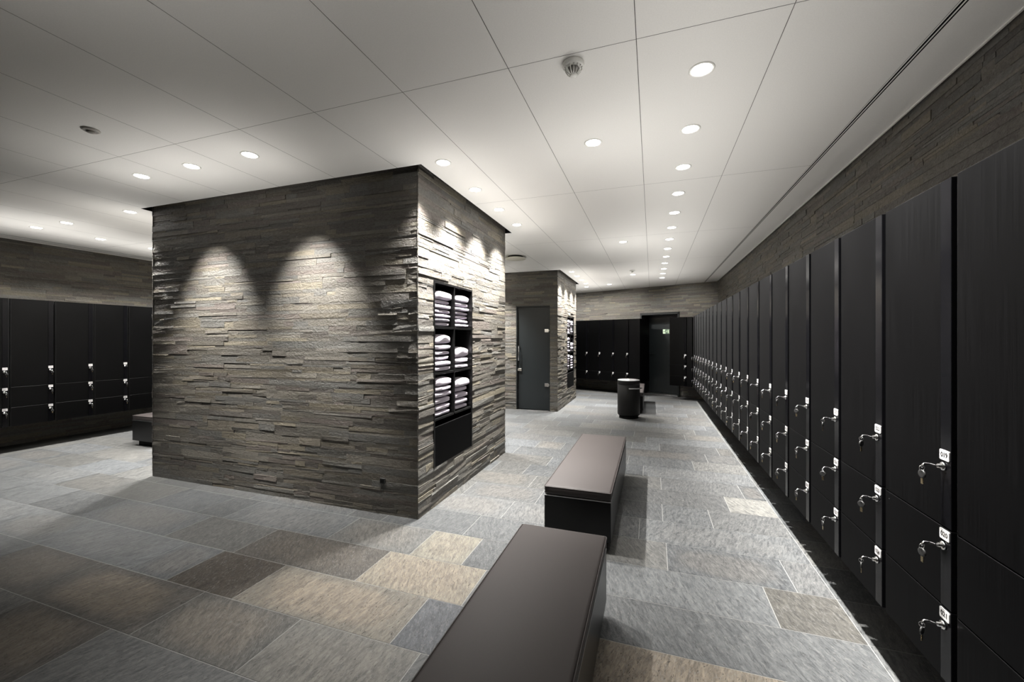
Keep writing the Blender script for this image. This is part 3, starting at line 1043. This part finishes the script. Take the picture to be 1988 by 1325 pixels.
SPOTS = {k: spot_data(k) for k in LP}
FILLD = bpy.data.lights.new('lamp_halo', 'SPOT')  # unseen fill spot with no fixture of its own, added to light the ceiling
FILLD.energy = SPILL; FILLD.color = LAMP_COL; FILLD.shadow_soft_size = 0.10; FILLD.spot_size = math.radians(148); FILLD.spot_blend = 0.5; FILLD.specular_factor = 0.0


FILLA = FILLD.copy(); FILLA.energy = FILL_AREA; FILLA.spot_size = math.radians(146)
FILLR = FILLD.copy(); FILLR.energy = FILL_ROW; FILLR.spot_size = math.radians(146)


def downlight(x, y, kind, label, group, aim=None, wide=None):
    t = thing('downlight', label, 'downlight', (x, y, H), 0, group)
    link('trim_ring', RINGM, t); link('lens', LENSM, t)
    s = bpy.data.objects.new('lamp', SPOTS[kind]); COL.objects.link(s); s.parent = t
    s.location = (0, 0, -0.02)
    d = Vector(aim) if aim else Vector((0, 0, -1))
    s.rotation_euler = d.to_track_quat('-Z', 'Y').to_euler()
    if wide:
        w = bpy.data.objects.new('lamp_wide', SPOTS[wide]); COL.objects.link(w); w.parent = t; w.location = (0, 0, -0.018)
        w.rotation_euler = Vector((0.64 if wide == 'wide' else -0.55, 0, -1)).to_track_quat('-Z', 'Y').to_euler()
    if SPILL > 0:  # added fill spot hung below the fitting, aimed up
        area = kind == 'single' or wide == 'wide'
        p = bpy.data.objects.new('lamp_halo', FILLR if wide == 'wide' else (FILLA if area else FILLD)); COL.objects.link(p); p.parent = t
        p.location = (0, 0, -0.75 if area else -0.50)
        p.rotation_euler = (PI, 0, 0)
    return t


for k in range(-4, 13):
    y = 2.193 + 0.5985 * k
    lab = ('round downlight in the long right-hand row, %s from the camera' % ORD[k]) if k >= 0 else \
        'round downlight of the right-hand row, %s behind the frame edge' % ORD[-1 - k]
    downlight(0.229 - 0.0022 * max(0, k), y, 'down' if k < 12 else 'rear', lab, 'downlights in the long right row', wide='wide' if k > -2 else None,
              aim=(0.47, 0, -2.7) if k < 12 else NV * 1.0 + Vector((0, 0, -1)))
for y, lab in ((-0.21, 'round downlight over the aisle behind the camera'), (2.775, 'round downlight above the near end of the second bench'),
               (5.741, 'single round downlight over the middle of the aisle'), (8.718, 'round downlight by the small far ceiling detector')):
    downlight(-0.374, y, 'single', lab, 'single downlights along the aisle')
for i in range(4):
    downlight(-1.476, 2.726 + 0.585 * i, 'wash', 'round downlight washing the right face of the near pillar, %s from the camera' % ORD[i], 'wall washers by the near pillar')
for i in range(4):
    downlight(-1.490, 7.966 + 0.6 * i, 'wash', 'round downlight washing the right face of the far pillar, %s from the camera' % ORD[i], 'wall washers by the far pillar')
for i, x in enumerate((-2.724, -3.323, -3.908)):
    downlight(x, 2.161, 'aim' if i != 1 else 'down', 'round downlight in front of the near pillar, %s from its right corner' % ORD[i], 'downlights before the near pillar',
              aim=(0, 0.6, -1.15) if i != 1 else None)
downlight(-1.476, 0.36, 'single', 'round downlight over the floor left of the first bench, above the frame', 'downlight above the frame')  # lamp added out of view to brighten the near ceiling
for i in range(4):
    downlight(-5.117, 2.73 + 0.585 * i, 'wash', 'round downlight left of the near pillar, %s from the camera' % ORD[i], 'downlights left of the near pillar')
for i in range(-4, 8):
    lab = 'round downlight in the far left row, %s from the camera' % ORD[i] if i >= 0 else 'round downlight of the far left row, outside the frame, %s from its edge' % ORD[-1 - i]
    downlight(-6.885, 2.755 + 0.594 * i, 'down', lab, 'downlights in the far left row', wide='left' if i > -2 else None, aim=(-0.3, 0, -2.7))
for y, lab in ((2.755, 'single round downlight between the left row and the near pillar'), (4.24, 'single round downlight over the bench behind the near pillar'), (5.72, 'single round downlight over the hidden left aisle')):
    downlight(-6.283, y, 'down', lab, 'single downlights along the left aisle')
for i in range(4):
    downlight(-0.976 - 0.593 * i, 10.097 + 0.288 * i, 'rear', 'round downlight before the rear wall, %s from the right' % ORD[i], 'downlights before the rear wall', aim=NV * 1.0 + Vector((0, 0, -1)))
for i, x in enumerate((-2.2, -2.8, -3.4, -4.0)):
    downlight(x, PY2 + 0.28, 'wash', 'round downlight behind the near pillar, %s from the right' % ORD[i], 'downlights behind the near pillar')
for i, x in enumerate((-2.98, -3.58, -4.18)):
    downlight(x, QY - 0.5, 'wash', 'round downlight before the far pillar glass door, %s from the right' % ORD[i], 'downlights before the far pillar')
